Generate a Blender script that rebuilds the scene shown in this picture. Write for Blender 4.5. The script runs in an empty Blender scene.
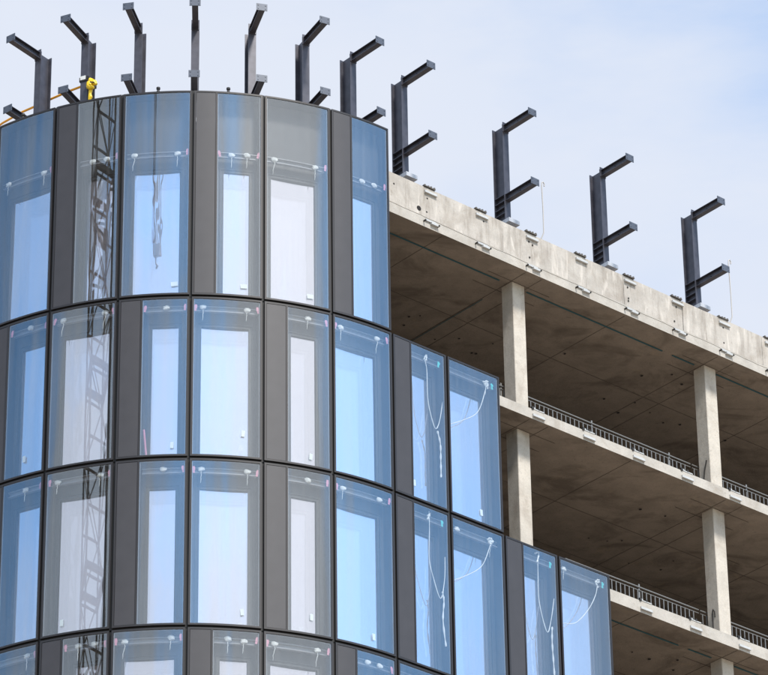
import bpy, bmesh, math, random
from math import sin, cos, pi, radians
from mathutils import Vector, Matrix
random.seed(7)
S = bpy.context.scene
C = S.collection

# ------------------------------------------------------------------ camera
CZ = 1.7
DIST, FPX, PITCH, YAW, ROLL = 78.0327923, 4051.75745, .520338624, .0536307837, -.0147445108
DL, T0, W = .225579149, -.0159590132, 1.5
R = W / DL
cam = bpy.data.objects.new('camera', bpy.data.cameras.new('camera')); C.objects.link(cam)
fw = Vector((sin(YAW)*cos(PITCH), cos(YAW)*cos(PITCH), sin(PITCH)))
rt = Vector((cos(YAW), -sin(YAW), 0)); up = rt.cross(fw)
r2 = cos(ROLL)*rt + sin(ROLL)*up; u2 = -sin(ROLL)*rt + cos(ROLL)*up
cam.matrix_world = Matrix(((r2.x, u2.x, -fw.x, 0), (r2.y, u2.y, -fw.y, -DIST), (r2.z, u2.z, -fw.z, CZ), (0, 0, 0, 1)))
cam.data.sensor_fit = 'HORIZONTAL'; cam.data.sensor_width = 36
cam.data.lens = FPX*36/768
cam.data.clip_start = .5; cam.data.clip_end = 5000
S.camera = cam

# ------------------------------------------------------------------ sky and sun
SUN_AZ, SUN_EL = radians(30), radians(52)     # azimuth measured from -Y (behind the camera) towards +X
wd = bpy.data.worlds.new('World'); S.world = wd; wd.use_nodes = True
N = wd.node_tree.nodes; L = wd.node_tree.links; N.clear()
def wn(t, **k):
    n = N.new(t)
    for a, b in k.items(): setattr(n, a, b)
    return n
out = wn('ShaderNodeOutputWorld'); bg = wn('ShaderNodeBackground'); bg.inputs['Strength'].default_value = .1
sky = wn('ShaderNodeTexSky', sky_type='NISHITA', sun_disc=False, sun_elevation=SUN_EL, sun_rotation=pi-SUN_AZ,
         air_density=1.0, dust_density=.6, ozone_density=1.6)
tc = wn('ShaderNodeTexCoord')
mp = wn('ShaderNodeMapping'); mp.inputs['Scale'].default_value = (1, 1, 1.5); mp.inputs['Location'].default_value = (-2.38, 13.53, -16.65)
nz = wn('ShaderNodeTexNoise'); nz.inputs['Scale'].default_value = 2.4; nz.inputs['Detail'].default_value = 5; nz.inputs['Roughness'].default_value = .56
nz.inputs['Distortion'].default_value = .3
rp = wn('ShaderNodeValToRGB'); rp.color_ramp.elements[0].position = .44; rp.color_ramp.elements[0].color = (.04,)*3+(1,)
rp.color_ramp.elements[1].position = .56; rp.color_ramp.elements[1].color = (.96,)*3+(1,)
hue = wn('ShaderNodeMix', data_type='RGBA'); hue.blend_type = 'MULTIPLY'; hue.inputs[0].default_value = 1; hue.inputs[7].default_value = (1.30, 1.56, 1.62, 1)
mx = wn('ShaderNodeMix', data_type='RGBA'); mx.inputs[7].default_value = (3.85, 4.12, 4.7, 1)
L.new(tc.outputs['Generated'], mp.inputs[0]); L.new(mp.outputs[0], nz.inputs[0]); L.new(nz.outputs[0], rp.inputs[0])

# thin high veil over the northern half of the sky, and clouds that brighten towards the sun
sx = wn('ShaderNodeSeparateXYZ'); L.new(tc.outputs['Generated'], sx.inputs[0])
vr = wn('ShaderNodeMapRange'); vr.interpolation_type = 'SMOOTHSTEP'
for i_, v_ in ((1, -.1), (2, .75), (3, 0.), (4, 1.)): vr.inputs[i_].default_value = v_
L.new(sx.outputs[1], vr.inputs[0])
n2 = wn('ShaderNodeTexNoise'); n2.inputs['Scale'].default_value = 7; n2.inputs['Detail'].default_value = 7; n2.inputs['Roughness'].default_value = .6
mp2 = wn('ShaderNodeMapping'); mp2.inputs['Scale'].default_value = (.7, 1, 2.2); L.new(tc.outputs['Generated'], mp2.inputs[0]); L.new(mp2.outputs[0], n2.inputs[0])
vm = wn('ShaderNodeMapRange')
for i_, v_ in ((1, .35), (2, .65), (3, .32), (4, .92)): vm.inputs[i_].default_value = v_
L.new(n2.outputs[0], vm.inputs[0])
veil = wn('ShaderNodeMath', operation='MULTIPLY'); L.new(vr.outputs[0], veil.inputs[0]); L.new(vm.outputs[0], veil.inputs[1])
iv = wn('ShaderNodeMath', operation='SUBTRACT'); iv.inputs[0].default_value = 1; L.new(veil.outputs[0], iv.inputs[1])
ir = wn('ShaderNodeMath', operation='SUBTRACT'); ir.inputs[0].default_value = 1; L.new(rp.outputs[0], ir.inputs[1])
pr = wn('ShaderNodeMath', operation='MULTIPLY'); L.new(iv.outputs[0], pr.inputs[0]); L.new(ir.outputs[0], pr.inputs[1])
tot = wn('ShaderNodeMath', operation='SUBTRACT'); tot.inputs[0].default_value = 1; L.new(pr.outputs[0], tot.inputs[1])
L.new(tot.outputs[0], mx.inputs[0])
dp = wn('ShaderNodeVectorMath', operation='DOT_PRODUCT'); L.new(tc.outputs['Generated'], dp.inputs[0])
dp.inputs[1].default_value = (sin(SUN_AZ)*cos(SUN_EL), -cos(SUN_AZ)*cos(SUN_EL), sin(SUN_EL))
cl = wn('ShaderNodeClamp'); L.new(dp.outputs['Value'], cl.inputs[0])
pw = wn('ShaderNodeMath', operation='POWER'); pw.inputs[1].default_value = 5; L.new(cl.outputs[0], pw.inputs[0])
cs_ = wn('ShaderNodeMix', data_type='RGBA'); cs_.inputs[6].default_value = (3.85, 4.12, 4.7, 1); cs_.inputs[7].default_value = (7.6, 7.3, 7.4, 1)
L.new(pw.outputs[0], cs_.inputs[0]); L.new(cs_.outputs[2], mx.inputs[7])
L.new(sky.outputs[0], hue.inputs[6]); L.new(hue.outputs[2], mx.inputs[6]); L.new(mx.outputs[2], bg.inputs[0]); L.new(bg.outputs[0], out.inputs[0])
sun = bpy.data.objects.new('sun', bpy.data.lights.new('sun', 'SUN')); C.objects.link(sun)
sun.data.energy = 2.7; sun.data.angle = radians(10); sun.data.color = (1, .95, .87)
sd = Vector((sin(SUN_AZ)*cos(SUN_EL), -cos(SUN_AZ)*cos(SUN_EL), sin(SUN_EL)))
sun.rotation_euler = sd.to_track_quat('Z', 'Y').to_euler(); sun.location = sd*60
S.view_settings.view_transform = 'Standard'; S.view_settings.look = 'None'
S.view_settings.exposure = 1.0; S.view_settings.gamma = 1
S.render.engine = 'CYCLES'
try:
    S.cycles.max_bounces = 10; S.cycles.transparent_max_bounces = 12; S.cycles.glossy_bounces = 5
except Exception: pass

# ------------------------------------------------------------------ materials
def mat(name, col, rough=.6, metal=0., var=.0, vscale=3., bump=0., bscale=40., spec=.5, streak=0., coat=0.):
    m = bpy.data.materials.new(name); m.use_nodes = True
    n = m.node_tree.nodes; l = m.node_tree.links; b = n['Principled BSDF']
    b.inputs['Base Color'].default_value = (*col, 1); b.inputs['Roughness'].default_value = rough
    b.inputs['Metallic'].default_value = metal; b.inputs['Specular IOR Level'].default_value = spec
    if coat: b.inputs['Coat Weight'].default_value = coat
    t = n.new('ShaderNodeTexCoord')
    if var:
        q = n.new('ShaderNodeTexNoise'); q.inputs['Scale'].default_value = vscale; q.inputs['Detail'].default_value = 6
        mpn = n.new('ShaderNodeMapping'); mpn.inputs['Scale'].default_value = (1, 1, 1-streak*.85)
        l.new(t.outputs['Object'], mpn.inputs[0]); l.new(mpn.outputs[0], q.inputs[0])
        mr = n.new('ShaderNodeMapRange'); mr.inputs[1].default_value = .3; mr.inputs[2].default_value = .7
        mr.inputs[3].default_value = 1-var; mr.inputs[4].default_value = 1+var
        l.new(q.outputs[0], mr.inputs[0])
        mm = n.new('ShaderNodeMix'); mm.data_type = 'RGBA'; mm.blend_type = 'MULTIPLY'; mm.inputs[0].default_value = 1
        mm.inputs[6].default_value = (*col, 1); l.new(mr.outputs[0], mm.inputs[7]); l.new(mm.outputs[2], b.inputs['Base Color'])
    if bump:
        q = n.new('ShaderNodeTexNoise'); q.inputs['Scale'].default_value = bscale; q.inputs['Detail'].default_value = 4
        l.new(t.outputs['Object'], q.inputs[0]); bp = n.new('ShaderNodeBump'); bp.inputs['Strength'].default_value = bump; bp.inputs['Distance'].default_value = .02
        l.new(q.outputs[0], bp.inputs['Height']); l.new(bp.outputs[0], b.inputs['Normal'])
    return m

def concrete(name, base, dark, stain_scale=.55, stain_amt=.6, streak=False, warm=(.30, .24, .17)):
    """board-marked site concrete: cloudy tone, damp stains, pin holes, optional run-down streaks"""
    m = bpy.data.materials.new(name); m.use_nodes = True
    n = m.node_tree.nodes; l = m.node_tree.links; b = n['Principled BSDF']; b.inputs['Roughness'].default_value = .88
    b.inputs['Specular IOR Level'].default_value = .25
    t = n.new('ShaderNodeNewGeometry')
    def noise(sc, det, rough=.55, scale3=(1, 1, 1), dist=0):
        mpn = n.new('ShaderNodeMapping'); mpn.inputs['Scale'].default_value = scale3
        mpn.inputs['Rotation'].default_value = (0, 0, -AF)
        l.new(t.outputs['Position'], mpn.inputs[0]); q = n.new('ShaderNodeTexNoise')
        q.inputs['Scale'].default_value = sc; q.inputs['Detail'].default_value = det; q.inputs['Roughness'].default_value = rough
        q.inputs['Distortion'].default_value = dist
        l.new(mpn.outputs[0], q.inputs[0]); return q.outputs[0]
    def ramp(src, a, bb, c0=0., c1=1.):
        r = n.new('ShaderNodeMapRange'); r.inputs[1].default_value = a; r.inputs[2].default_value = bb
        r.inputs[3].default_value = c0; r.inputs[4].default_value = c1; l.new(src, r.inputs[0]); return r.outputs[0]
    def mix(f, a, bb, mode='MIX'):
        r = n.new('ShaderNodeMix'); r.data_type = 'RGBA'; r.blend_type = mode
        for i, v in ((0, f), (6, a), (7, bb)):
            if hasattr(v, 'links'): l.new(v, r.inputs[i])
            elif isinstance(v, tuple): r.inputs[i].default_value = (*v, 1)
            else: r.inputs[i].default_value = v
        return r.outputs[2]
    c = mix(ramp(noise(2.4, 7, .6), .35, .68), base, tuple(x*.78 for x in base))
    c = mix(ramp(noise(stain_scale, 5, .62, (1, 1.6, 1), .8), .50, .66, 0, stain_amt), c, dark)
    c = mix(ramp(noise(1.3, 6, .7, (1, 1, 1), 1.2), .60, .70, 0, stain_amt*.6), c, warm)
    c = mix(ramp(noise(16, 4, .65), .60, .70, 0, .5), c, tuple(x*.5 for x in base))
    c = mix(ramp(noise(5.5, 6, .7, (1, 1, 1), 2.0), .62, .67, 0, .45), c, tuple(x*.8 for x in dark))
    c = mix(ramp(noise(55, 2, .6), .35, .7, 0, .30), c, tuple(x*.6 for x in base))
    if streak:
        s = noise(3.2, 6, .68, (1, 1, .13), .3)
        c = mix(ramp(s, .50, .66, 0, .55), c, tuple(x*.62 for x in dark))
        s2 = noise(4.1, 3, .6, (1.2, 1, .22), .4)
        c = mix(ramp(s2, .56, .66, 0, .5), c, tuple(min(1, x*1.28) for x in base))
    l.new(c, b.inputs['Base Color'])
    bp = n.new('ShaderNodeBump'); bp.inputs['Strength'].default_value = .5; bp.inputs['Distance'].default_value = .015
    l.new(noise(14, 8, .7), bp.inputs['Height']); l.new(bp.outputs[0], b.inputs['Normal'])
    return m

def glass(name, refl, tint, wav=.008):
    m = bpy.data.materials.new(name); m.use_nodes = True
    n = m.node_tree.nodes; l = m.node_tree.links; n.remove(n['Principled BSDF']); o = n['Material Output']
    tr = n.new('ShaderNodeBsdfTransparent'); tr.inputs[0].default_value = (*tint, 1)
    gl = n.new('ShaderNodeBsdfGlossy'); gl.inputs['Roughness'].default_value = 0.0; gl.inputs[0].default_value = (.86, .945, .985, 1)
    lw = n.new('ShaderNodeLayerWeight'); lw.inputs[0].default_value = .5
    pw = n.new('ShaderNodeMath'); pw.operation = 'POWER'; pw.inputs[1].default_value = 4
    ad = n.new('ShaderNodeMath'); ad.operation = 'MULTIPLY_ADD'; ad.inputs[1].default_value = 1-refl; ad.inputs[2].default_value = refl; ad.use_clamp = True
    l.new(lw.outputs['Facing'], pw.inputs[0]); l.new(pw.outputs[0], ad.inputs[0])
    t0 = n.new('ShaderNodeTexCoord'); m0 = n.new('ShaderNodeMapping'); m0.inputs['Scale'].default_value = (1, 1, .03)
    q0 = n.new('ShaderNodeTexNoise'); q0.inputs['Scale'].default_value = 14; q0.inputs['Detail'].default_value = 5; q0.noise_dimensions = '4D'
    o0 = n.new('ShaderNodeObjectInfo'); u0 = n.new('ShaderNodeMath'); u0.operation = 'MULTIPLY'; u0.inputs[1].default_value = 40
    l.new(o0.outputs['Random'], u0.inputs[0]); l.new(u0.outputs[0], q0.inputs['W']); l.new(t0.outputs['Object'], m0.inputs[0]); l.new(m0.outputs[0], q0.inputs['Vector'])
    r0 = n.new('ShaderNodeMapRange'); r0.inputs[1].default_value = .4; r0.inputs[2].default_value = .72; r0.inputs[3].default_value = 0; r0.inputs[4].default_value = .022
    l.new(q0.outputs[0], r0.inputs[0])
    df = n.new('ShaderNodeBsdfDiffuse'); df.inputs[0].default_value = (.62, .60, .58, 1)
    dm = n.new('ShaderNodeMixShader'); l.new(r0.outputs[0], dm.inputs[0])
    t = n.new('ShaderNodeTexCoord'); mpn = n.new('ShaderNodeMapping'); mpn.inputs['Scale'].default_value = (1, 1, .35)
    q = n.new('ShaderNodeTexNoise'); q.inputs['Scale'].default_value = 2.2; q.inputs['Detail'].default_value = 2
    bp = n.new('ShaderNodeBump'); bp.inputs['Strength'].default_value = wav; bp.inputs['Distance'].default_value = .1
    oi = n.new('ShaderNodeObjectInfo'); mu = n.new('ShaderNodeMath'); mu.operation = 'MULTIPLY'; mu.inputs[1].default_value = 60
    q.noise_dimensions = '4D'; l.new(oi.outputs['Random'], mu.inputs[0]); l.new(mu.outputs[0], q.inputs['W'])
    l.new(t.outputs['Object'], mpn.inputs[0]); l.new(mpn.outputs[0], q.inputs['Vector']); l.new(q.outputs[0], bp.inputs['Height'])
    l.new(bp.outputs[0], gl.inputs['Normal'])
    l.new(tr.outputs[0], dm.inputs[1]); l.new(df.outputs[0], dm.inputs[2])
    ms = n.new('ShaderNodeMixShader'); l.new(ad.outputs[0], ms.inputs[0]); l.new(dm.outputs[0], ms.inputs[1]); l.new(gl.outputs[0], ms.inputs[2])
    l.new(ms.outputs[0], o.inputs[0]); return m

A3 = T0 + 3*DL          # direction of the straight wing
AF = A3
M = {}
M['anod'] = mat('brown_grey_anodised', (.024, .022, .023), .42, .25, .06, 60)
M['panel'] = mat('brown_grey_metal_panel', (.033, .031, .035), .5, 0, .10, 3, .03, 90)
M['gasket'] = mat('black_gasket', (.006, .006, .007), .7)
M['cavity'] = mat('grey_coated_cavity', (.032, .031, .032), .55, .1, .05, 8)
M['cavity_line'] = mat('dark_grey_bead', (.03, .031, .034), .5, .1)
M['rail'] = mat('aluminium_rail', (.22, .22, .235), .4, .3)
M['white'] = mat('white_foam', (.60, .61, .60), .7, 0, .1, 20)
M['pink'] = mat('pink_tag', (.62, .25, .36), .6)
M['teal'] = mat('teal_tag', (.05, .50, .50), .6)
M['label'] = mat('pale_sticker', (.75, .82, .84), .5)
M['tape'] = mat('white_plastic_tape', (.72, .74, .75), .45)
M['steel'] = mat('grey_painted_steel', (.062, .061, .076), .42, .3, .22, 5, .04, 60)
M['galv'] = mat('galvanised_steel', (.42, .43, .46), .5, .2, .15, 12)
M['galvw'] = mat('bright_zinc_plate', (.45, .45, .44), .5, .2, .08, 12)
M['darkst'] = mat('dark_bolt_steel', (.035, .032, .03), .6, .5)
M['chan'] = mat('weathered_channel', (.095, .085, .075), .7, .2, .3, 15)
M['rod'] = mat('weathered_rod', (.38, .36, .34), .6, .3)
M['glass'] = glass('outer_clear_glass', .13, (.95, .96, .965))
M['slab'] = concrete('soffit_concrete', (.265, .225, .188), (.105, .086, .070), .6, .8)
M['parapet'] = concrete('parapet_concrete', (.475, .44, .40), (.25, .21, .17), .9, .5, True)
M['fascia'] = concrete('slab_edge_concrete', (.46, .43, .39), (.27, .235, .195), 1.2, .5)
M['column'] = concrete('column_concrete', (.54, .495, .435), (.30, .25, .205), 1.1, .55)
M['seam'] = mat('seam_dark', (.08, .067, .054), .9)
M['seamlight'] = mat('seam_grey', (.22, .19, .16), .9)
M['fence'] = mat('dull_fence_steel', (.20, .20, .20), .55, .3)
M['tealline'] = mat('teal_chalk_line', (.02, .085, .105), .9)
M['hole'] = mat('tie_hole_dark', (.012, .01, .01), .95)
M['yellow'] = mat('yellow_plastic', (.85, .55, .01), .4)
M['orange'] = mat('orange_rope', (.85, .36, .01), .7)
M['black'] = mat('black_webbing', (.012, .012, .015), .7)
M['crane'] = mat('brown_crane_steel', (.11, .075, .05), .6, .1, .3, 2)
M['ground'] = mat('dusty_ground', (.34, .28, .215), .95, 0, .25, .12, .4, 3)
def pane_mat():
    m = mat('inner_pane_with_pale_blind', (.27, .26, .30), .5, 0, .05, 1.5)
    n = m.node_tree.nodes; l = m.node_tree.links; b = n['Principled BSDF']; o = n['Material Output']
    gl = n.new('ShaderNodeBsdfGlossy'); gl.inputs['Roughness'].default_value = .0; gl.inputs[0].default_value = (.98, .95, .99, 1)
    t = n.new('ShaderNodeTexCoord'); q = n.new('ShaderNodeTexNoise'); q.inputs['Scale'].default_value = 1.6; q.inputs['Detail'].default_value = 2
    mpn = n.new('ShaderNodeMapping'); mpn.inputs['Scale'].default_value = (1.6, 1.6, .35); l.new(t.outputs['Object'], mpn.inputs[0]); l.new(mpn.outputs[0], q.inputs['Vector'])
    oi = n.new('ShaderNodeObjectInfo'); mu = n.new('ShaderNodeMath'); mu.operation = 'MULTIPLY'; mu.inputs[1].default_value = 60
    q.noise_dimensions = '4D'; l.new(oi.outputs['Random'], mu.inputs[0]); l.new(mu.outputs[0], q.inputs['W'])
    bp = n.new('ShaderNodeBump'); bp.inputs['Strength'].default_value = .025; bp.inputs['Distance'].default_value = .1
    l.new(q.outputs[0], bp.inputs['Height']); l.new(bp.outputs[0], gl.inputs['Normal'])
    ms = n.new('ShaderNodeMixShader'); ms.inputs[0].default_value = .72
    l.new(b.outputs[0], ms.inputs[1]); l.new(gl.outputs[0], ms.inputs[2]); l.new(ms.outputs[0], o.inputs[0]); return m
M['pane'] = pane_mat()

# ------------------------------------------------------------------ helpers
class MB:
    """collects geometry for ONE mesh object; fn maps local (s, o, z) to x, y, z"""
    def __init__(s, fn=None, seg=1): s.v = []; s.f = []; s.m = []; s.fn = fn or (lambda a, b, c: (a, b, c)); s.seg = seg; s.cur = 0
    def box(s, a0, a1, b0, b1, c0, c1, seg=None):
        n = seg or s.seg; i0 = len(s.v)
        for i in range(n+1):
            a = a0+(a1-a0)*i/n
            for b, c in ((b0, c0), (b1, c0), (b1, c1), (b0, c1)): s.v.append(s.fn(a, b, c))
        fl = (a1-a0)*(b1-b0)*(c1-c0) < 0
        def F(*q): s.f.append(q[::-1] if not fl else q); s.m.append(s.cur)
        for i in range(n):
            p = i0+4*i
            for k in range(4): F(p+k, p+(k+1) % 4, p+4+(k+1) % 4, p+4+k)
        F(i0+3, i0+2, i0+1, i0); e = i0+4*n; F(e, e+1, e+2, e+3)
        return s
    def hull(s, pts, faces):
        i0 = len(s.v); s.v += [s.fn(*p) for p in pts]
        for f in faces: s.f.append(tuple(i0+i for i in f)); s.m.append(s.cur)
        return s
    def tube(s, pts, r, n=6):
        P = [Vector(s.fn(*p)) for p in pts]; i0 = len(s.v)
        for i, p in enumerate(P):
            d = (P[min(i+1, len(P)-1)]-P[max(i-1, 0)]).normalized()
            a = d.orthogonal().normalized() if i == 0 else (pa-d*pa.dot(d)).normalized()
            pa = a; b = d.cross(a); rr = r[i] if isinstance(r, (list, tuple)) else r
            for k in range(n):
                t = 2*pi*k/n; s.v.append(tuple(p+a*cos(t)*rr+b*sin(t)*rr))
        for i in range(len(P)-1):
            for k in range(n):
                q = i0+i*n; s.f.append((q+k, q+(k+1) % n, q+n+(k+1) % n, q+n+k)); s.m.append(s.cur)
        s.f.append(tuple(i0+k for k in range(n))[::-1]); s.m.append(s.cur)
        e = i0+(len(P)-1)*n; s.f.append(tuple(e+k for k in range(n))); s.m.append(s.cur)
        return s
    def mesh(s, name, mats, smooth=False):
        me = bpy.data.meshes.new(name); me.from_pydata(s.v, [], s.f)
        for m in (mats if isinstance(mats, (list, tuple)) else [mats]): me.materials.append(m)
        me.polygons.foreach_set('material_index', s.m)
        bm = bmesh.new(); bm.from_mesh(me); bmesh.ops.recalc_face_normals(bm, faces=bm.faces); bm.to_mesh(me); bm.free()
        if smooth:
            me.polygons.foreach_set('use_smooth', [True]*len(me.polygons)); me.set_sharp_from_angle(angle=radians(30))
        me.update(); return me
def obj(name, me, parent=None, loc=(0, 0, 0), rz=0):
    o = bpy.data.objects.new(name, me); C.objects.link(o); o.location = loc; o.rotation_euler.z = rz
    if parent: o.parent = parent
    return o
def tag(o, label=None, cat=None, group=None, kind=None):
    for k, v in (('label', label), ('category', cat), ('group', group), ('kind', kind)):
        if v: o[k] = v
    return o

# straight wing frame: s along the wing, o outwards, z up
P3 = Vector((R*sin(A3), -R*cos(A3), 0))
ES = Vector((cos(A3), sin(A3), 0)); EO = Vector((sin(A3), -cos(A3), 0))
def flat(s, o, z): return tuple(P3+ES*s+EO*o+Vector((0, 0, z)))
def at(u, o, z):                       # u counts facade joints, 3 is where the curve ends
    if u <= 3:
        a = T0+u*DL; return Vector(((R+o)*sin(a), -(R+o)*cos(a), z))
    return Vector(flat((u-3)*W, o, z))

# ------------------------------------------------------------------ ground
g = MB(); n = 12
for ring_r in (0,): pass
g.box(-900, 900, -900, 900, -.5, 0)
ground = tag(obj('ground', g.mesh('ground', M['ground'])), kind='structure')

# ------------------------------------------------------------------ building: concrete frame
bld = tag(obj('unfinished_building', None), 'half-built concrete block whose round corner is already clad in tall curved glass', 'building')
EDGE = -.40
def outline(off, s1=34., depth=16., left=-6):
    pts = []
    for i in range(0, 61):
        u = left+(3-left)*i/60; pts.append(at(u, off, 0))
    pts.append(Vector(flat(s1, off, 0))); pts.append(Vector(flat(s1, -depth, 0)))
    pts.append(at(left, off, 0)+Vector((-.2, 14, 0)))
    return pts
def prism(pts, z0, z1, name, mats, side=1):
    v = [(p.x, p.y, z0) for p in pts]+[(p.x, p.y, z1) for p in pts]; n = len(pts)
    me = bpy.data.meshes.new(name)
    f = [tuple(range(n))[::-1], tuple(range(n, 2*n))]+[(i, (i+1) % n, n+(i+1) % n, n+i) for i in range(n)]
    me.from_pydata(v, [], f)
    for m in mats: me.materials.append(m)
    me.polygons.foreach_set('material_index', [0, 0]+[side]*n)
    bm = bmesh.new(); bm.from_mesh(me); bmesh.ops.recalc_face_normals(bm, faces=bm.faces); bm.to_mesh(me); bm.free()
    return me
ROOF0, ROOF1, PAR = 45.16+CZ, 45.41+CZ, 46.17+CZ
levels = [(ROOF0, ROOF1), (41.50+CZ, 41.74+CZ), (37.82+CZ, 38.10+CZ)]
z = 37.82+CZ
while z > 5:
    z -= 3.70; levels.append((z, z+.26))
OL = outline(EDGE)
slabs = []
for i, (a, b) in enumerate(levels):
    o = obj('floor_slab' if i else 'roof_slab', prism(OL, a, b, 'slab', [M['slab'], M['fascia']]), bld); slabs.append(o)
    # shallow cast-in formwork lines under the slab, running across and along the wing
    if i < 4:
        cuts = [1.86, 4.28, 4.76, 7.26, 10.16, 10.66, 13.1, 16.0, 16.6, 19, 22]
        al = [-.92, -1.42, -2.9, -4.6, -6.3, -8]
        m = MB(flat)
        for s in cuts:
            s += random.uniform(-.04, .04) if i else 0
            m.box(s, s+.012, -9, -.46, a-.005, a-.001)
        for q, o_ in enumerate(al):
            m.box(.2 if q > 1 else 3.6, 30 if q > 1 else 5.4, o_, o_+.011, a-.010, a-.006)
            if q < 2: m.box(9.5, 11.3, o_, o_+.011, a-.010, a-.006)
        for _ in range(2):
            s = random.uniform(1, 14); o_ = random.uniform(-6, -2)
            m.box(s, s+random.uniform(.6, 2), o_, o_+.012, a-.014, a-.011)
        obj('formwork_seam', m.mesh('formwork_seam', M['seam']), o)
        if i in (0, 2):
            m = MB(flat)
            for s0, s1 in ((.2, 4.05), (4.85, 9.0), (9.3, 10.0), (10.7, 26)): m.box(s0, s1, -1.075, -1.035, a-.019, a-.016)
            m.box(4.30, 4.318, -4.6, -1.9, a-.019, a-.016)
            obj('chalk_line', m.mesh('chalk_line', M['tealline']), o)
        m = MB(flat); hs = []
        base = [(9.92, -1.7), (9.42, -2.17), (9.5, -3.51), (10.18, -3.19), (10.21, -3.79), (10.78, -3.32), (11.36, -3.48), (11.73, -3.3), (3.71, -3.31), (5.06, -3.53), (5.8, -3.22), (3.55, -3.5), (5.81, -3.8), (13.74, -4.29), (13.1, -3.19)]
        for q, (s, o_) in enumerate(base+[(random.uniform(1, 16), random.uniform(-7, -1.6)) for _ in range(20)]):
            if i: s += random.uniform(-.6, .6); o_ += random.uniform(-.4, .3)
            r = random.uniform(.018, .034); o_ = min(o_, -1.5)
            m.hull([(s+r*cos(t*pi/4), o_+r*1.2*sin(t*pi/4), a-.0225) for t in range(8)]+[(s+r*cos(t*pi/4), o_+r*1.2*sin(t*pi/4), a-.020) for t in range(8)],
                   [tuple(range(8)), tuple(range(8, 16))]+[(t, (t+1) % 8, 8+(t+1) % 8, 8+t) for t in range(8)])
        tag(obj('tie_holes', m.mesh('tie_holes', M['hole']), o), kind='stuff')
# columns
colmesh = {}
CW = .36
tops = [l[0] for l in levels]; flo = [l[1] for l in levels]
for ci, s in enumerate((4.50, 10.38, 16.3, 22.2, 28.1)):
    for i in range(len(levels)):
        top = tops[i]; bot = flo[i+1] if i+1 < len(levels) else 0
        m = MB(flat); ch = .012
        h0, h1, o1, o0 = s-CW/2, s+CW/2, -.93, -.93-CW
        ring = [(h0+ch, o0), (h1-ch, o0), (h1, o0+ch), (h1, o1-ch), (h1-ch, o1), (h0+ch, o1), (h0, o1-ch), (h0, o0+ch)]
        m.hull([(x, y, bot) for x, y in ring]+[(x, y, top) for x, y in ring], [tuple(range(8)), tuple(range(8, 16))]+[(t, (t+1) % 8, 8+(t+1) % 8, 8+t) for t in range(8)])
        c = obj('column', m.mesh('column', M['column']), bld)
        if i in (0, 1, 2) and ci in (0, 1):     # bent starter bar left on the column side
            if (ci, i) == (1, 1): m = MB(flat).tube([(s-CW/2-.012, -1.12, bot+.05), (s-CW/2-.02, -1.12, bot+.85), (s-CW/2-.02, -1.09, bot+.95), (s-CW/2-.02, -1.05, bot+.88), (s-CW/2-.012, -1.05, bot+.75)], .014, 6)
            elif (ci, i) == (1, 0): m = MB(flat).tube([(s-CW/2-.012, -1.18, bot+.35), (s-CW/2-.02, -1.10, bot+.75), (s-CW/2-.02, -1.02, bot+1.0)], .014, 6)
            else: m = None
            if m: obj('bent_bar', m.mesh('bent_bar', M['darkst']), c)
    # inner row of columns
    for i in range(len(levels)):
        top = tops[i]; bot = flo[i+1] if i+1 < len(levels) else 0
        m = MB(flat).box(s-CW/2, s+CW/2, -8.6, -8.24, bot, top); obj('column', m.mesh('column', M['column']), bld)
# core walls far inside
for i in range(len(levels)):
    top = tops[i]; bot = flo[i+1] if i+1 < len(levels) else 0
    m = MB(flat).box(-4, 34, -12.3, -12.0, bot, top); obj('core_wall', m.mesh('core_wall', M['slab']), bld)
# parapet cast in lengths with open joints
joints = [-.30, 3.59, 7.22, 9.05, 11.58, 14.6, 18, 21.5, 25, 29, 34]
for a, b in zip(joints[:-1], joints[1:]):
    m = MB(flat)
    j = random.uniform(-.006, .006)
    # upper strip and a slightly proud lower strip that shows as a wavy construction joint
    m.box(a+.006, b-.006, EDGE-.27, EDGE-.004+j, ROOF1+.0, PAR+random.uniform(-.008, .008))
    obj('parapet_panel', m.mesh('parapet_panel', M['parapet']), bld)
m = MB(lambda s, o, z: tuple(at(s, o, z)), 54); m.box(-6, 2.8, EDGE-.27, EDGE, ROOF1, PAR); obj('parapet_panel', m.mesh('parapet_panel', M['parapet']), bld)
# pour joint under the parapet and tie holes in it
m = MB(flat)
pts = []
for i in range(120):
    s = -.2+i*.2; pts.append((s, EDGE+.002, ROOF1-.035+.05*math.exp(-s/2)+random.uniform(-.009, .009)))
m.tube(pts, .0042, 5); obj('pour_joint', m.mesh('pour_joint', M['seamlight']), bld)
def disc(m, s, z, r, o):
    m.hull([(s+r*cos(t*pi/5), o, z+r*sin(t*pi/5)) for t in range(10)]+[(s+r*cos(t*pi/5), o+.004, z+r*sin(t*pi/5)) for t in range(10)],
           [tuple(range(10)), tuple(range(10, 20))]+[(t, (t+1) % 10, 10+(t+1) % 10, 10+t) for t in range(10)])
m = MB(flat); disc(m, 1.16, 45.56+CZ, .062, EDGE+.001)
for s in (.42, 1.35, 2.98, 4.42, 4.42, 5.9, 7.3, 7.36, 8.8, 10.3):
    for zz in (random.choice((45.55, 45.62)), random.choice((45.95, 45.9))):
        if random.random() < .7: disc(m, s+random.uniform(-.06, .06), zz+CZ, .022, EDGE+.001)
tag(obj('tie_holes', m.mesh('tie_holes', M['hole']), bld), kind='stuff')

# cast-in facade anchors, shared meshes, origin at the anchor
def loc3(o, s, oo, z): o.location = flat(s, oo, z); o.rotation_euler.z = A3; return o
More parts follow.
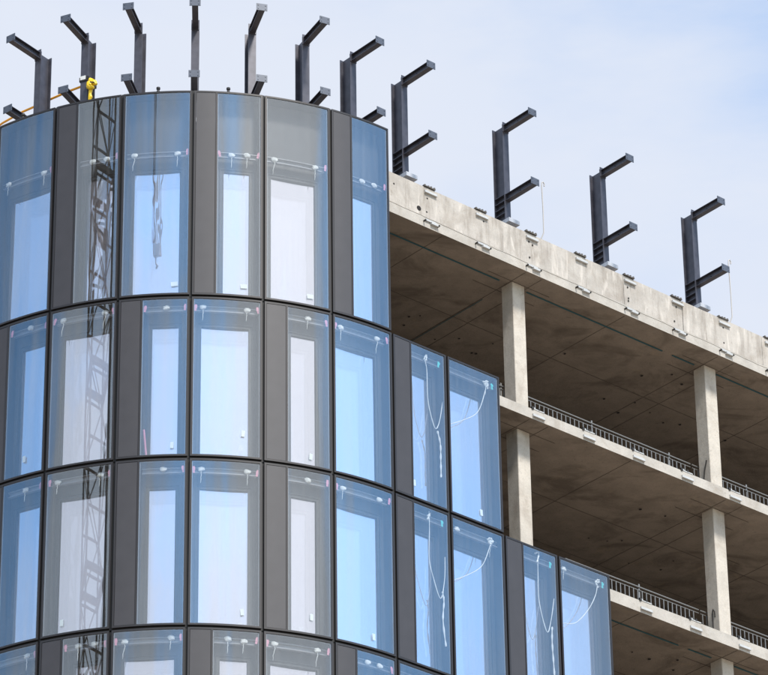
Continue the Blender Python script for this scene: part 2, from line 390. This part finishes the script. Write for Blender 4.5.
# local axes for these: x along the wing, -y outwards
def LB(): return MB(lambda s, o, z: (s, -o, z))
m = LB().box(-.17, .17, .0, .035, -.035, .03).box(-.17, .17, .035, .05, -.035, -.02); a_plate = m.mesh('anchor_plate', M['galvw'])
m = LB(); m.box(-.16, .16, -.12, .04, .0, .02)
for q in (-.15, -.05, .03, .12): m.box(q, q+.035, -.04, .035, .02, .045+.01*(q > 0))
a_chan = m.mesh('anchor_channel', M['chan'])
m = LB(); m.box(-.16, .13, 0, .03, .0, .045); m.box(-.02, .17, .0, .06, -.05, .005); a_low = m.mesh('anchor_bracket', M['galvw'])
m = LB()
m.box(-.014, .014, 0, .075, -.03, .0)
a_bolt = m.mesh('bolt', M['darkst'])
m = LB(); m.box(-.18, .18, -.10, .03, .0, .022); m.box(-.12, -.05, -.05, .0, .022, .07).box(.02, .10, -.05, .0, .022, .040)
s_clamp = m.mesh('edge_clamp', M['galvw'])
m = LB(); m.box(-.17, .17, -.02, .012, -.012, -.001); m.box(-.19, -.13, .0, .045, -.012, .05); m.box(.0, .05, -.03, .04, .022, .06); s_shadow = m.mesh('clamp_bolt_and_shade', M['darkst'])  # thin dark strip paints the shade under the clamp; the two blocks are bolts
k = 1
while k*1.48 < 30:
    s = k*1.48+.01
    a = loc3(obj('anchor_plate', a_plate, bld), s, EDGE+.002, 46.05+CZ); loc3(obj('anchor_channel', a_chan, bld), s-.02, EDGE-.01, PAR+.012)
    a = loc3(obj('anchor_bracket', a_low, bld), s, EDGE+.002, 45.31+CZ); 
    for q in (-.20, .19): obj('bolt', a_bolt, a, (q, -.002, -.01))
    if s > 2.9:
        for z1, zt in ((41.585, 41.742), (37.92, 38.102)):
            if z1 > 41 or s > 5:
                loc3(obj('anchor_plate', a_plate, bld), s, EDGE+.002, z1+CZ)
                c = loc3(obj('edge_clamp', s_clamp, bld), s, EDGE-.02, zt+CZ); obj('clamp_bolt_and_shade', s_shadow, c)
    k += 1

# ------------------------------------------------------------------ building: glazed facade units
ROWS = [(41.90+CZ, 46.92+CZ), (38.166+CZ, 41.90+CZ), (34.432+CZ, 38.166+CZ), (30.70+CZ, 34.432+CZ)]
LAST = [2, 4, 6, 8]
PAR_N = [0, 1, 1, 0]      # parity of the joint where a narrow unit with metal panel begins
def curve_fn(s, o, z):
    a = s/W*DL; return ((R+o)*sin(a), -(R+o)*cos(a), z)
def flat_fn(s, o, z): return (s, -o, z)
lib = {}
def ring(m, s0, s1, z0, z1, w, o0, o1, wt=None):
    wt = wt or w
    m.box(s0, s0+w, o0, o1, z0, z1, 1); m.box(s1-w, s1, o0, o1, z0, z1, 1)
    m.box(s0+w, s1-w, o0, o1, z0, z0+wt); m.box(s0+w, s1-w, o0, o1, z1-wt, z1)
def unit_meshes(curved, narrow, H):
    key = (curved, narrow, round(H, 2))
    if key in lib: return lib[key]
    fn = curve_fn if curved else flat_fn; sg = 16 if curved else 1
    mk = lambda: MB(fn, sg)
    g = .027; s0, s1, z0, z1 = g, W-g, g, H-g
    d = {}
    gs = .50 if narrow else s0          # glass starts here
    m = mk(); ring(m, s0, s1, z0, z1, .040, -.30, 0)
    if narrow: m.box(gs-.02, gs+.018, -.30, -.001, z0+.04, z1-.04, 1)
    m.cur = 1                             # black gaskets in the joints, set back
    m.box(-g, g, -.22, -.05, -g, H, 1); m.box(g, W-g, -.22, -.055, -g, g)
    d['facade_unit'] = m.mesh('facade_unit', [M['anod'], M['gasket']], curved)
    if narrow:
        m = mk(); m.box(s0+.046, gs-.026, -.06, -.006, z0+.046, z1-.046, 4 if curved else 1); d['metal_panel'] = m.mesh('metal_panel', M['panel'], curved)
    ga, gb = (gs+.018 if narrow else s0+.04), s1-.04
    m = mk(); m.box(ga+.002, gb-.002, -.022, -.012, z0+.042, z1-.042); d['outer_pane'] = m.mesh('outer_pane', M['glass'], curved)
    # back of the cavity: frame with window opening
    pa, pb, pz0, pz1 = ga+.15, gb-.17, z0+.06, 3.18
    m = mk(); D = -.30
    m.box(ga, pa, D-.06, D, z0+.04, z1-.04, 4); m.box(pb, gb, D-.06, D, z0+.04, z1-.04, 4)
    m.box(pa, pb, D-.06, D, z0+.04, pz0); m.box(pa, pb, D-.06, D, pz1, z1-.04)
    d['back_frame'] = m.mesh('back_frame', M['cavity'], curved)
    m = mk(); ring(m, pa-.07, pb+.07, pz0-.04, pz1+.07, .018, D+.001, D+.022)
    ring(m, pa-.004, pb+.004, pz0-.004, pz1+.004, .018, D+.001, D+.012)
    d['window_bead'] = m.mesh('window_bead', M['cavity_line'], curved)
    m = mk(); m.box(pa, pb, D-.045, D-.022, pz0, pz1, 1); d['inner_pane'] = m.mesh('inner_pane', M['pane'], curved)
    # head rail of the blind that runs inside the cavity
    zr = 3.50
    m = mk(); m.box(ga+.03, gb-.03, -.20, -.13, zr-.062, zr-.04); m.box(ga+.03, gb-.03, -.20, -.13, zr+.045, zr+.062)
    m.box(ga+.03, gb-.03, -.20, -.185, zr-.04, zr+.045)
    d['blind_rail'] = m.mesh('blind_rail', M['rail'], curved)
    # spacer line along the pane edge
    m = mk(); ring(m, ga+.001, gb-.001, z0+.041, z1-.041, .014, -.040, -.024); d['edge_spacer'] = m.mesh('edge_spacer', M['rail'], curved)
    lib[key] = d; return d
def blob_mesh(seed):
    rnd = random.Random(seed); bm = bmesh.new(); bmesh.ops.create_icosphere(bm, subdivisions=2, radius=1)
    for v in bm.verts:
        k = 1+rnd.uniform(-.22, .22); v.co = Vector((v.co.x*.075*k, v.co.y*.035*k, v.co.z*.06*k))
        v.co.x = max(-.072, min(.072, v.co.x)); v.co.z = max(-.055, min(.055, v.co.z))
    me = bpy.data.meshes.new('foam_pad'); bm.to_mesh(me); bm.free(); me.materials.append(M['white']); return me
blobs = [blob_mesh(i) for i in range(4)]
m = LB(); m.box(-.022, .022, 0, .006, -.075, .075); m.box(-.03, .03, .006, .009, -.02, .05); pinkm = m.mesh('tag', M['pink'])
m = LB(); m.box(-.022, .022, 0, .006, -.07, .07); m.box(-.015, .04, .006, .009, .0, .05); tealm = m.mesh('tag', M['teal'])
stripm = []
for q in range(3):
    m = LB(); x = 0; pts = []
    for i in range(7):
        pts.append((x, .004*(i % 2), -.05-.035*i*(1+.25*q))); x += random.uniform(-.018, .018)
    m.tube(pts, [.009, .008, .008, .006, .007, .005, .003], 5); stripm.append(m.mesh('hanging_strip', M['white']))
m = LB(); m.box(-.07, .07, 0, .003, -.05, .05); stickm = m.mesh('sticker', M['label'])
m = LB(); m.box(-.035, .035, 0, .003, -.07, .07); stickm2 = m.mesh('sticker', M['label'])
def sub(name, me, unit, curved, s, o, z, tilt=0):
    ob = obj(name, me, unit)
    if curved: ob.location = curve_fn(s, o, z); ob.rotation_euler.z = s/W*DL
    else: ob.location = flat_fn(s, o, z)
    ob.rotation_euler.y = tilt
    return ob
units = {}
for r, (z0, z1) in enumerate(ROWS):
    H = z1-z0
    for k in range(-6, LAST[r]+1):
        curved = k < 3; narrow = (k % 2) == PAR_N[r]
        d = unit_meshes(curved, narrow, H)
        if curved: u = obj('facade_unit', d['facade_unit'], bld, (0, 0, z0), T0+k*DL)
        else: u = obj('facade_unit', d['facade_unit'], bld, flat((k-3)*W, 0, z0), A3)
        units[(r, k)] = u
        pr_ = random.Random(900+r*50+k)
        for nme, me in d.items():
            if nme != 'facade_unit':
                q = obj(nme, me, u)
                if nme == 'inner_pane': q.rotation_euler.x = pr_.uniform(-.004, .002); q.rotation_euler.z = pr_.uniform(-.006, .006)
        rnd = random.Random(r*100+k)
        ga = .53 if narrow else .07; gb = 1.43; zr = 3.50
        ps = ([.32, .68] if r in (0, 3) else [.52]) if narrow else [.15, .82]
        for q, f in enumerate(ps):
            s = ga+(gb-ga)*f+rnd.uniform(-.02, .02)
            if k < 3 or rnd.random() < .4:
                ob = sub('foam_pad', blobs[rnd.randrange(4)], u, curved, s, -.115, zr+.01+rnd.uniform(-.02, .02), rnd.uniform(-.2, .2))
                if rnd.random() < .35: continue
                hs = obj('hanging_strip', stripm[rnd.randrange(3)], u)
                hs.location = ob.location; hs.rotation_euler.z = ob.rotation_euler.z
        if k < 3:
            if (not narrow and r) or rnd.random() < .45: sub('tag', pinkm, u, curved, ga+.035, -.06, zr-.02, rnd.uniform(-.3, .3))
            sub('tag', pinkm, u, curved, gb-.035, -.06, zr+rnd.uniform(-.04, .02), rnd.uniform(-.3, .3))
        elif rnd.random() < .8: sub('tag', tealm, u, curved, gb-.12, -.06, zr-.05, rnd.uniform(-.2, .2))
        pa, pb = ga+.15, gb-.17
        if rnd.random() < .75: sub('sticker', stickm if r == 0 else stickm2, u, curved, (pa+.12 if rnd.random() < .35 else pb-.12), -.3, .45+rnd.uniform(-.1, .3)*(r > 0), rnd.uniform(-.08, .08))
# lifting studs on the top edge
m = MB(); m.tube([(0, 0, -.1), (0, 0, .03), (0, 0, .06), (0, 0, .08), (0, 0, .12), (0, 0, .135)], [.035, .035, .022, .042, .042, .02], 10)
stud = m.mesh('lifting_stud', M['black'], True)
for u_ in (-4.5, -2.6, -.5, .5):
    obj('lifting_stud', stud, bld, at(u_, -.10, 46.93+CZ))

# ------------------------------------------------------------------ plastic tapes inside the straight glazing
def tape(pts, lab, r=.014, twist=False):
    m = MB()
    jr = random.Random(lab); pts = [(a+jr.uniform(-.035, .035), b, c+jr.uniform(-.10, .10)*(len(pts) in (4, 7) or lab.startswith('white tape sag'))) for a, b, c in pts]
    P = [Vector(flat(*p)) for p in pts]; Q = []
    for i in range(len(P)-1):
        p0, p1, p2, p3 = P[max(i-1, 0)], P[i], P[i+1], P[min(i+2, len(P)-1)]
        for t in range(6):
            t /= 6; Q.append(.5*((2*p1)+(-p0+p2)*t+(2*p0-5*p1+4*p2-p3)*t*t+(-p0+3*p1-3*p2+p3)*t**3))
    Q.append(P[-1])
    rr = [r*(1+.45*sin(i*1.9)) if twist else r*(1+.15*sin(i)) for i in range(len(Q))]
    m.tube([tuple(q) for q in Q], rr, 6)
    tag(obj('plastic_tape', m.mesh('plastic_tape', M['tape'], True)), lab, 'tape', 'white tapes hanging inside the glazing')
def Z(v): return v+CZ
for r, sb, w1, w2 in ((1, 0., 'upper', 'uppermost'), (2, 0., 'lower', ''), (2, 3., 'right', '')):
    zt = ROWS[r][0]
    nm = {(1, 0.): 'in the upper narrow pane beside bare concrete', (2, 0.): 'in the narrow pane one storey below the top straight pair', (2, 3.): 'in the narrow pane of the lowest outermost pair'}[(r, sb)]
    tape([(sb+.98, -.09, zt+3.55), (sb+1.0, -.09, zt+3.2), (sb+1.02, -.10, zt+2.6), (sb+1.10, -.1, zt+2.1), (sb+1.24, -.1, zt+1.85), (sb+1.36, -.1, zt+2.15), (sb+1.42, -.09, zt+2.7)], 'white tape loop slung '+nm, .0085)
    tape([(sb+1.30, -.08, zt+1.95), (sb+1.33, -.08, zt+1.6), (sb+1.31, -.08, zt+1.2), (sb+1.35, -.08, zt+.75)], 'twisted white tape tail hanging '+nm, .015, True)
    tape([(sb+.93, -.09, zt+3.53), (sb+.98, -.08, zt+3.58), (sb+1.03, -.09, zt+3.55), (sb+.97, -.08, zt+3.50)], 'short white tape knot '+nm, .017, True)
    nm2 = nm.replace('narrow', 'wide')
    tape([(sb+2.68, -.09, zt+3.5), (sb+2.62, -.09, zt+3.22), (sb+2.4, -.1, zt+2.8), (sb+2.0, -.1, zt+2.38), (sb+1.62, -.1, zt+2.25)], 'white tape sagging diagonally '+nm2, .009)
    tape([(sb+2.62, -.09, zt+3.50), (sb+2.69, -.08, zt+3.56), (sb+2.72, -.09, zt+3.50), (sb+2.66, -.08, zt+3.47), (sb+2.70, -.09, zt+3.38)], 'small white tape bow '+nm2, .017, True)
tape_p = []
# pink strip leaning inside one of the curved units
m = MB(curve_fn); m.tube([(.62, -.2, .12), (.50+.06, -.2, .75)], .022, 6)
st = obj('leaning_strip', m.mesh('leaning_strip', M['pink']), units[(1, -1)])

# ------------------------------------------------------------------ steel outriggers on the roof
# local axes: x along facade, -y outwards, z up, origin at the foot on the roof
ZT = 49.43+CZ
def steel_outrigger():
    root = obj('steel_outrigger', None)
    b, h, t = .085, .35, .018
    zb = 46.86+CZ-ROOF1; zt = ZT-ROOF1
    m = LB(); m.box(-b, b, -t, 0, zb, zt); m.box(-b, b, -h, -h+t, zb, zt); m.box(-.007, .007, -h+t, -t, zb, zt-.01)
    obj('post', m.mesh('post', M['steel']), root)
    m = LB(); m.box(-.088, .088, .001, .016, zt-.20, zt+.05)
    obj('fixing_plate', m.mesh('fixing_plate', M['steel']), root)
    lo = 47.50+CZ-ROOF1
    m = LB(); m.box(-b+.002, -.008, -h+t+.001, -t-.001, 0, .014); sm = m.mesh('stiffener', M['steel'])
    for q in (lo+.075, lo-.085, lo-.25, lo-.40):
        for x in (0, b+.006): obj('stiffener', sm, root, (x, 0, q))
    for zc, ln in ((zt-.10, .89), (lo, .90)):
        m = LB(); hh = .082; o0 = .017 if zc > lo+.1 else .001
        m.box(-.065, .065, o0, ln, zc+hh-.012, zc+hh); m.box(-.065, .065, o0, ln, zc-hh, zc-hh+.012); m.box(-.005, .005, o0, ln, zc-hh+.012, zc+hh-.012)
        m.box(-.063, -.0055, ln*.5, ln*.5+.01, zc-.02, zc-.012)
        a = obj('arm', m.mesh('arm', M['steel']), root)
        m = LB(); m.box(-.12, .12, ln+.001, ln+.016, zc-hh-.001, zc+hh+.005); 
        for x in (-.09, .07):
            for zz in (zc-.05, zc+.035): m.box(x, x+.02, ln+.016, ln+.024, zz, zz+.02)
        obj('end_plate', m.mesh('end_plate', M['galv_blue']), a)
    m = LB(); m.box(-.16, .16, -.46, .20, zb-.10, zb-.002); obj('base_plate', m.mesh('base_plate', M['galv']), root)
    m = LB(); m.box(-.10, .10, -.30, .06, 0, zb-.102); obj('pedestal', m.mesh('pedestal', M['galv']), root)
    return root
M['galv_blue'] = mat('blue_grey_end_plate', (.07, .082, .11), .5, .2, .1, 10)
def copy_thing(src):
    c = src.copy(); C.objects.link(c)
    def rec(a, b):
        for ch in a.children:
            n = ch.copy(); C.objects.link(n); n.parent = b; rec(ch, n)
    rec(src, c); return c
proto = steel_outrigger()
labels = {
 -3: 'leftmost steel outrigger above the curved glass, orange rope passing behind its foot',
 -2: 'steel outrigger with the yellow reel strapped to its post',
 -1: 'steel outrigger just right of the one with the yellow reel, arms leaning left',
 0: 'steel outrigger facing straight forward so its post and arm line up',
 1: 'steel outrigger right of the forward-facing one, arms leaning slightly right',
 2: 'second steel outrigger right of the forward-facing one, arms pointing up to the right',
 3: 'last steel outrigger above the curved glass, right where the glazing stops'}
flatlab = {1.5: 'first steel outrigger above the bare concrete parapet, next to the glass end',
 4.5: 'second steel outrigger on the bare parapet, a thin bent rod beside it',
 7.5: 'third steel outrigger on the bare parapet, standing between the two with bent rods',
 10.42: 'rightmost steel outrigger in view, beside the longer bent rod'}
first = True
for k, lab in labels.items():
    o = proto if first else copy_thing(proto); first = False
    a = T0-.0+.0016+k*.22656; rr = R-1.187
    o.location = (rr*sin(a), -rr*cos(a), ROOF1); o.rotation_euler.z = a
    tag(o, lab, 'steel frame', 'steel outriggers along the roof edge')
for s, lab in flatlab.items():
    o = copy_thing(proto); o.location = flat(s, -1.187, ROOF1); o.rotation_euler.z = A3
    tag(o, lab, 'steel frame', 'steel outriggers along the roof edge')

# ------------------------------------------------------------------ bent rods on the parapet
for s, zt, lab in ((4.86, 47.72, 'thin bent rod hooked at the top beside the second outrigger on the parapet'), (10.70, 47.92, 'longer thin bent rod hooked at the top beside the rightmost outrigger')):
    zt += CZ
    m = MB(flat); m.tube([(s-.14, EDGE-.1, PAR+.01), (s-.06, EDGE-.06, PAR+.06), (s, EDGE-.04, PAR+.22), (s+.005, EDGE-.04, PAR+.8), (s-.01, EDGE-.04, zt-.12), (s, EDGE-.04, zt-.03), (s+.035, EDGE-.04, zt), (s+.07, EDGE-.04, zt-.04), (s+.065, EDGE-.04, zt-.10)], .014, 6)
    tag(obj('bent_rod', m.mesh('bent_rod', M['rod'], True)), lab, 'rod', 'bent rods on the parapet')

# ------------------------------------------------------------------ fall-arrest reel and rope on the second outrigger
pb = at(-2, -1.187, 0); pa = T0-2*DL
def reel_fn(s, o, z):
    v = Vector((cos(pa), sin(pa), 0))*s + Vector((sin(pa), -cos(pa), 0))*o
    return (v.x, v.y, z)
zr = 48.05+CZ
reel = obj('safety_reel', None, None, (pb.x, pb.y, zr))
tag(reel, 'yellow safety reel strapped with black webbing round a steel post', 'safety reel')
m = MB(reel_fn); m.box(-.11, .11, .002, .016, .20, .31).box(-.11, .11, -.37, -.352, .20, .31).box(.088, .11, -.352, .002, .20, .31).box(-.11, -.088, -.352, .002, .20, .31)
m.tube([(.10, -.02, .28), (.16, .02, .22), (.22, .04, .12), (.22, .05, .0)], .028, 6)
m.tube([(.10, -.05, .25), (.10, -.02, -.05), (.10, -.02, -.33), (.06, .03, -.40), (.14, .03, -.42)], .030, 6)
obj('webbing', m.mesh('webbing', M['black']), reel)
m = MB(reel_fn); m.box(-.085, .045, .017, .024, .235, .33); obj('white_patch', m.mesh('white_patch', M['white']), reel)
m = MB(reel_fn)
m.tube([(.13, .0, .02), (.15, .01, .10), (.20, .03, .15), (.25, .05, .13)], [.03, .065, .075, .03], 10)
m.tube([(.15, .03, .10), (.17, .035, .0), (.20, .04, -.04), (.27, .04, -.05)], [.07, .085, .07, .03], 10)
m.tube([(.20, .04, .10), (.28, .05, .06), (.33, .05, .0)], [.05, .065, .03], 8)
m.tube([(.17, .0, -.08), (.16, .01, -.18), (.17, .01, -.26), (.15, .01, -.34)], [.045, .035, .05, .03], 8)
obj('housing', m.mesh('housing', M['yellow'], True), reel)
m = MB(reel_fn); m.tube([(.21, .13, .05), (.27, .12, .02), (.31, .11, .03)], .013, 6); obj('handle', m.mesh('handle', M['black']), reel)
m = MB()
pts = [at(u_, -1.58, z_+CZ) for u_, z_ in ((-6, 48.9), (-5, 48.68), (-4.4, 48.56), (-3.74, 48.46), (-3.27, 48.40), (-2.92, 48.40), (-2.5, 48.42), (-2.02, 48.46))]
m.tube([tuple(p) for p in pts], .026, 6)
tag(obj('safety_rope', m.mesh('safety_rope', M['orange'])), 'orange safety rope strung behind the posts above the curved glass', 'rope')

# ------------------------------------------------------------------ guard rails on the open floors
def guard_rail(zf, s0, s1, lab, posts, sub=0):
    """infill fence along the open slab, behind the columns; each bar is a part"""
    o_ = -1.36; H = zf+1.0
    root = obj('guard_rail', None, None, flat(s0, o_, zf), A3); tag(root, lab, 'guard rail', 'mesh guard rails on the open floors')
    Ln = s1-s0
    m = LB(); m.tube([(0, 0, .98), (Ln, 0, .98)], .016, 6); obj('top_rail', m.mesh('top_rail', M['fence']), root)
    m = LB(); m.tube([(0, 0, .90), (Ln, 0, .90)], .010, 6); obj('middle_rail', m.mesh('middle_rail', M['fence']), root)
    m = LB(); m.tube([(0, 0, .10), (Ln, 0, .10)], .012, 6); obj('bottom_rail', m.mesh('bottom_rail', M['fence']), root)
    m = LB(); m.box(-.009, .009, -.009, .009, .10, .90); bar = m.mesh('bar', M['fence'])
    n = int(Ln/.13)
    for i in range(n): obj('bar', bar, root, (.065+i*.13, 0, 0))
    m = LB(); m.box(-.018, .018, -.03, -.012, 0, 1.06); pm = m.mesh('post', M['fence'])
    for p in posts:
        if s0 < p < s1: obj('post', pm, root, (p-s0, 0, 0))
guard_rail(41.74+CZ, 3.0, 10.0, 'galvanised guard rail on the middle slab between the two columns', [4.3, 6.99, 9.36])
guard_rail(41.74+CZ, 10.05, 16, 'galvanised guard rail on the middle slab right of the second column', [11.8, 14.4])
guard_rail(38.10+CZ, 6.0, 10.0, 'galvanised guard rail on the lowest open slab left of the column', [8.21])
guard_rail(38.10+CZ, 10.05, 16, 'galvanised guard rail on the lowest open slab at the lower right corner', [12.6, 15])

# ------------------------------------------------------------------ tower crane (stands beside the building, seen only mirrored in the glass)
cr = obj('tower_crane', None, None, (-8.0, -14.6, 0), radians(37)); tag(cr, 'brown lattice tower crane mirrored in the left curved glazing', 'crane')
hw, bay, TOP = .80, 1.75, 68
def strut(m, a, b, r): m.tube([a, b], r, 4)
m = MB()
for x in (-hw, hw):
    for y in (-hw, hw): m.box(x-.065, x+.065, y-.065, y+.065, 0, TOP)
obj('mast_leg', m.mesh('mast_leg', M['crane']), cr)
m = MB(); zc = 0.; i = 0
while zc+bay < TOP:
    cs = [(-hw, -hw), (hw, -hw), (hw, hw), (-hw, hw)]
    for q in range(4):
        a, b = cs[q], cs[(q+1) % 4]
        strut(m, (*a, zc), (*b, zc), .040)
        if (i+q) % 2: strut(m, (*a, zc), (*b, zc+bay), .040)
        else: strut(m, (*b, zc), (*a, zc+bay), .040)
        if i % 3 == 0: strut(m, (*a, zc+.25), (*b, zc+.25), .11)
    zc += bay; i += 1
m.box(-.25, .25, -.6, .6, 51.2, 51.5); m.box(-.9, .9, -.9, .9, 57.5, 57.7)
obj('mast_lattice', m.mesh('mast_lattice', M['crane']), cr)
m = MB(); L1 = 26; 
for y, zz in ((-.6, 0), (.6, 0), (0, 1.1)): m.tube([(-8, y, TOP+zz), (L1, y, TOP+zz)], .08, 5)
x = -8.
while x < L1-1.2:
    for y in (-.6, .6): strut(m, (x, y, TOP), (x+.7, 0, TOP+1.1), .04); strut(m, (x+.7, 0, TOP+1.1), (x+1.4, y, TOP), .04)
    strut(m, (x, -.6, TOP), (x+1.4, .6, TOP), .04); x += 1.4
obj('jib', m.mesh('jib', M['crane']), cr, (0, 0, 0), radians(-34))
m = MB(); hx = 4.85
for q in range(3): m.tube([(hx-.07+.07*q, 0, 49.9), (hx-.07+.07*q, 0, TOP)], .022, 5)
obj('hoist_rope', m.mesh('hoist_rope', M['crane']), cr, (0, 0, 0), radians(-34))
m = MB(); m.box(hx-.08, hx+.08, -.06, .06, 49.8, 50.1); m.tube([(hx, 0, 49.8), (hx, 0, 49.6), (hx+.04, 0, 49.52), (hx, 0, 49.46)], .022, 6)
obj('hook_block', m.mesh('hook_block', M['crane']), cr, (0, 0, 0), radians(-34))
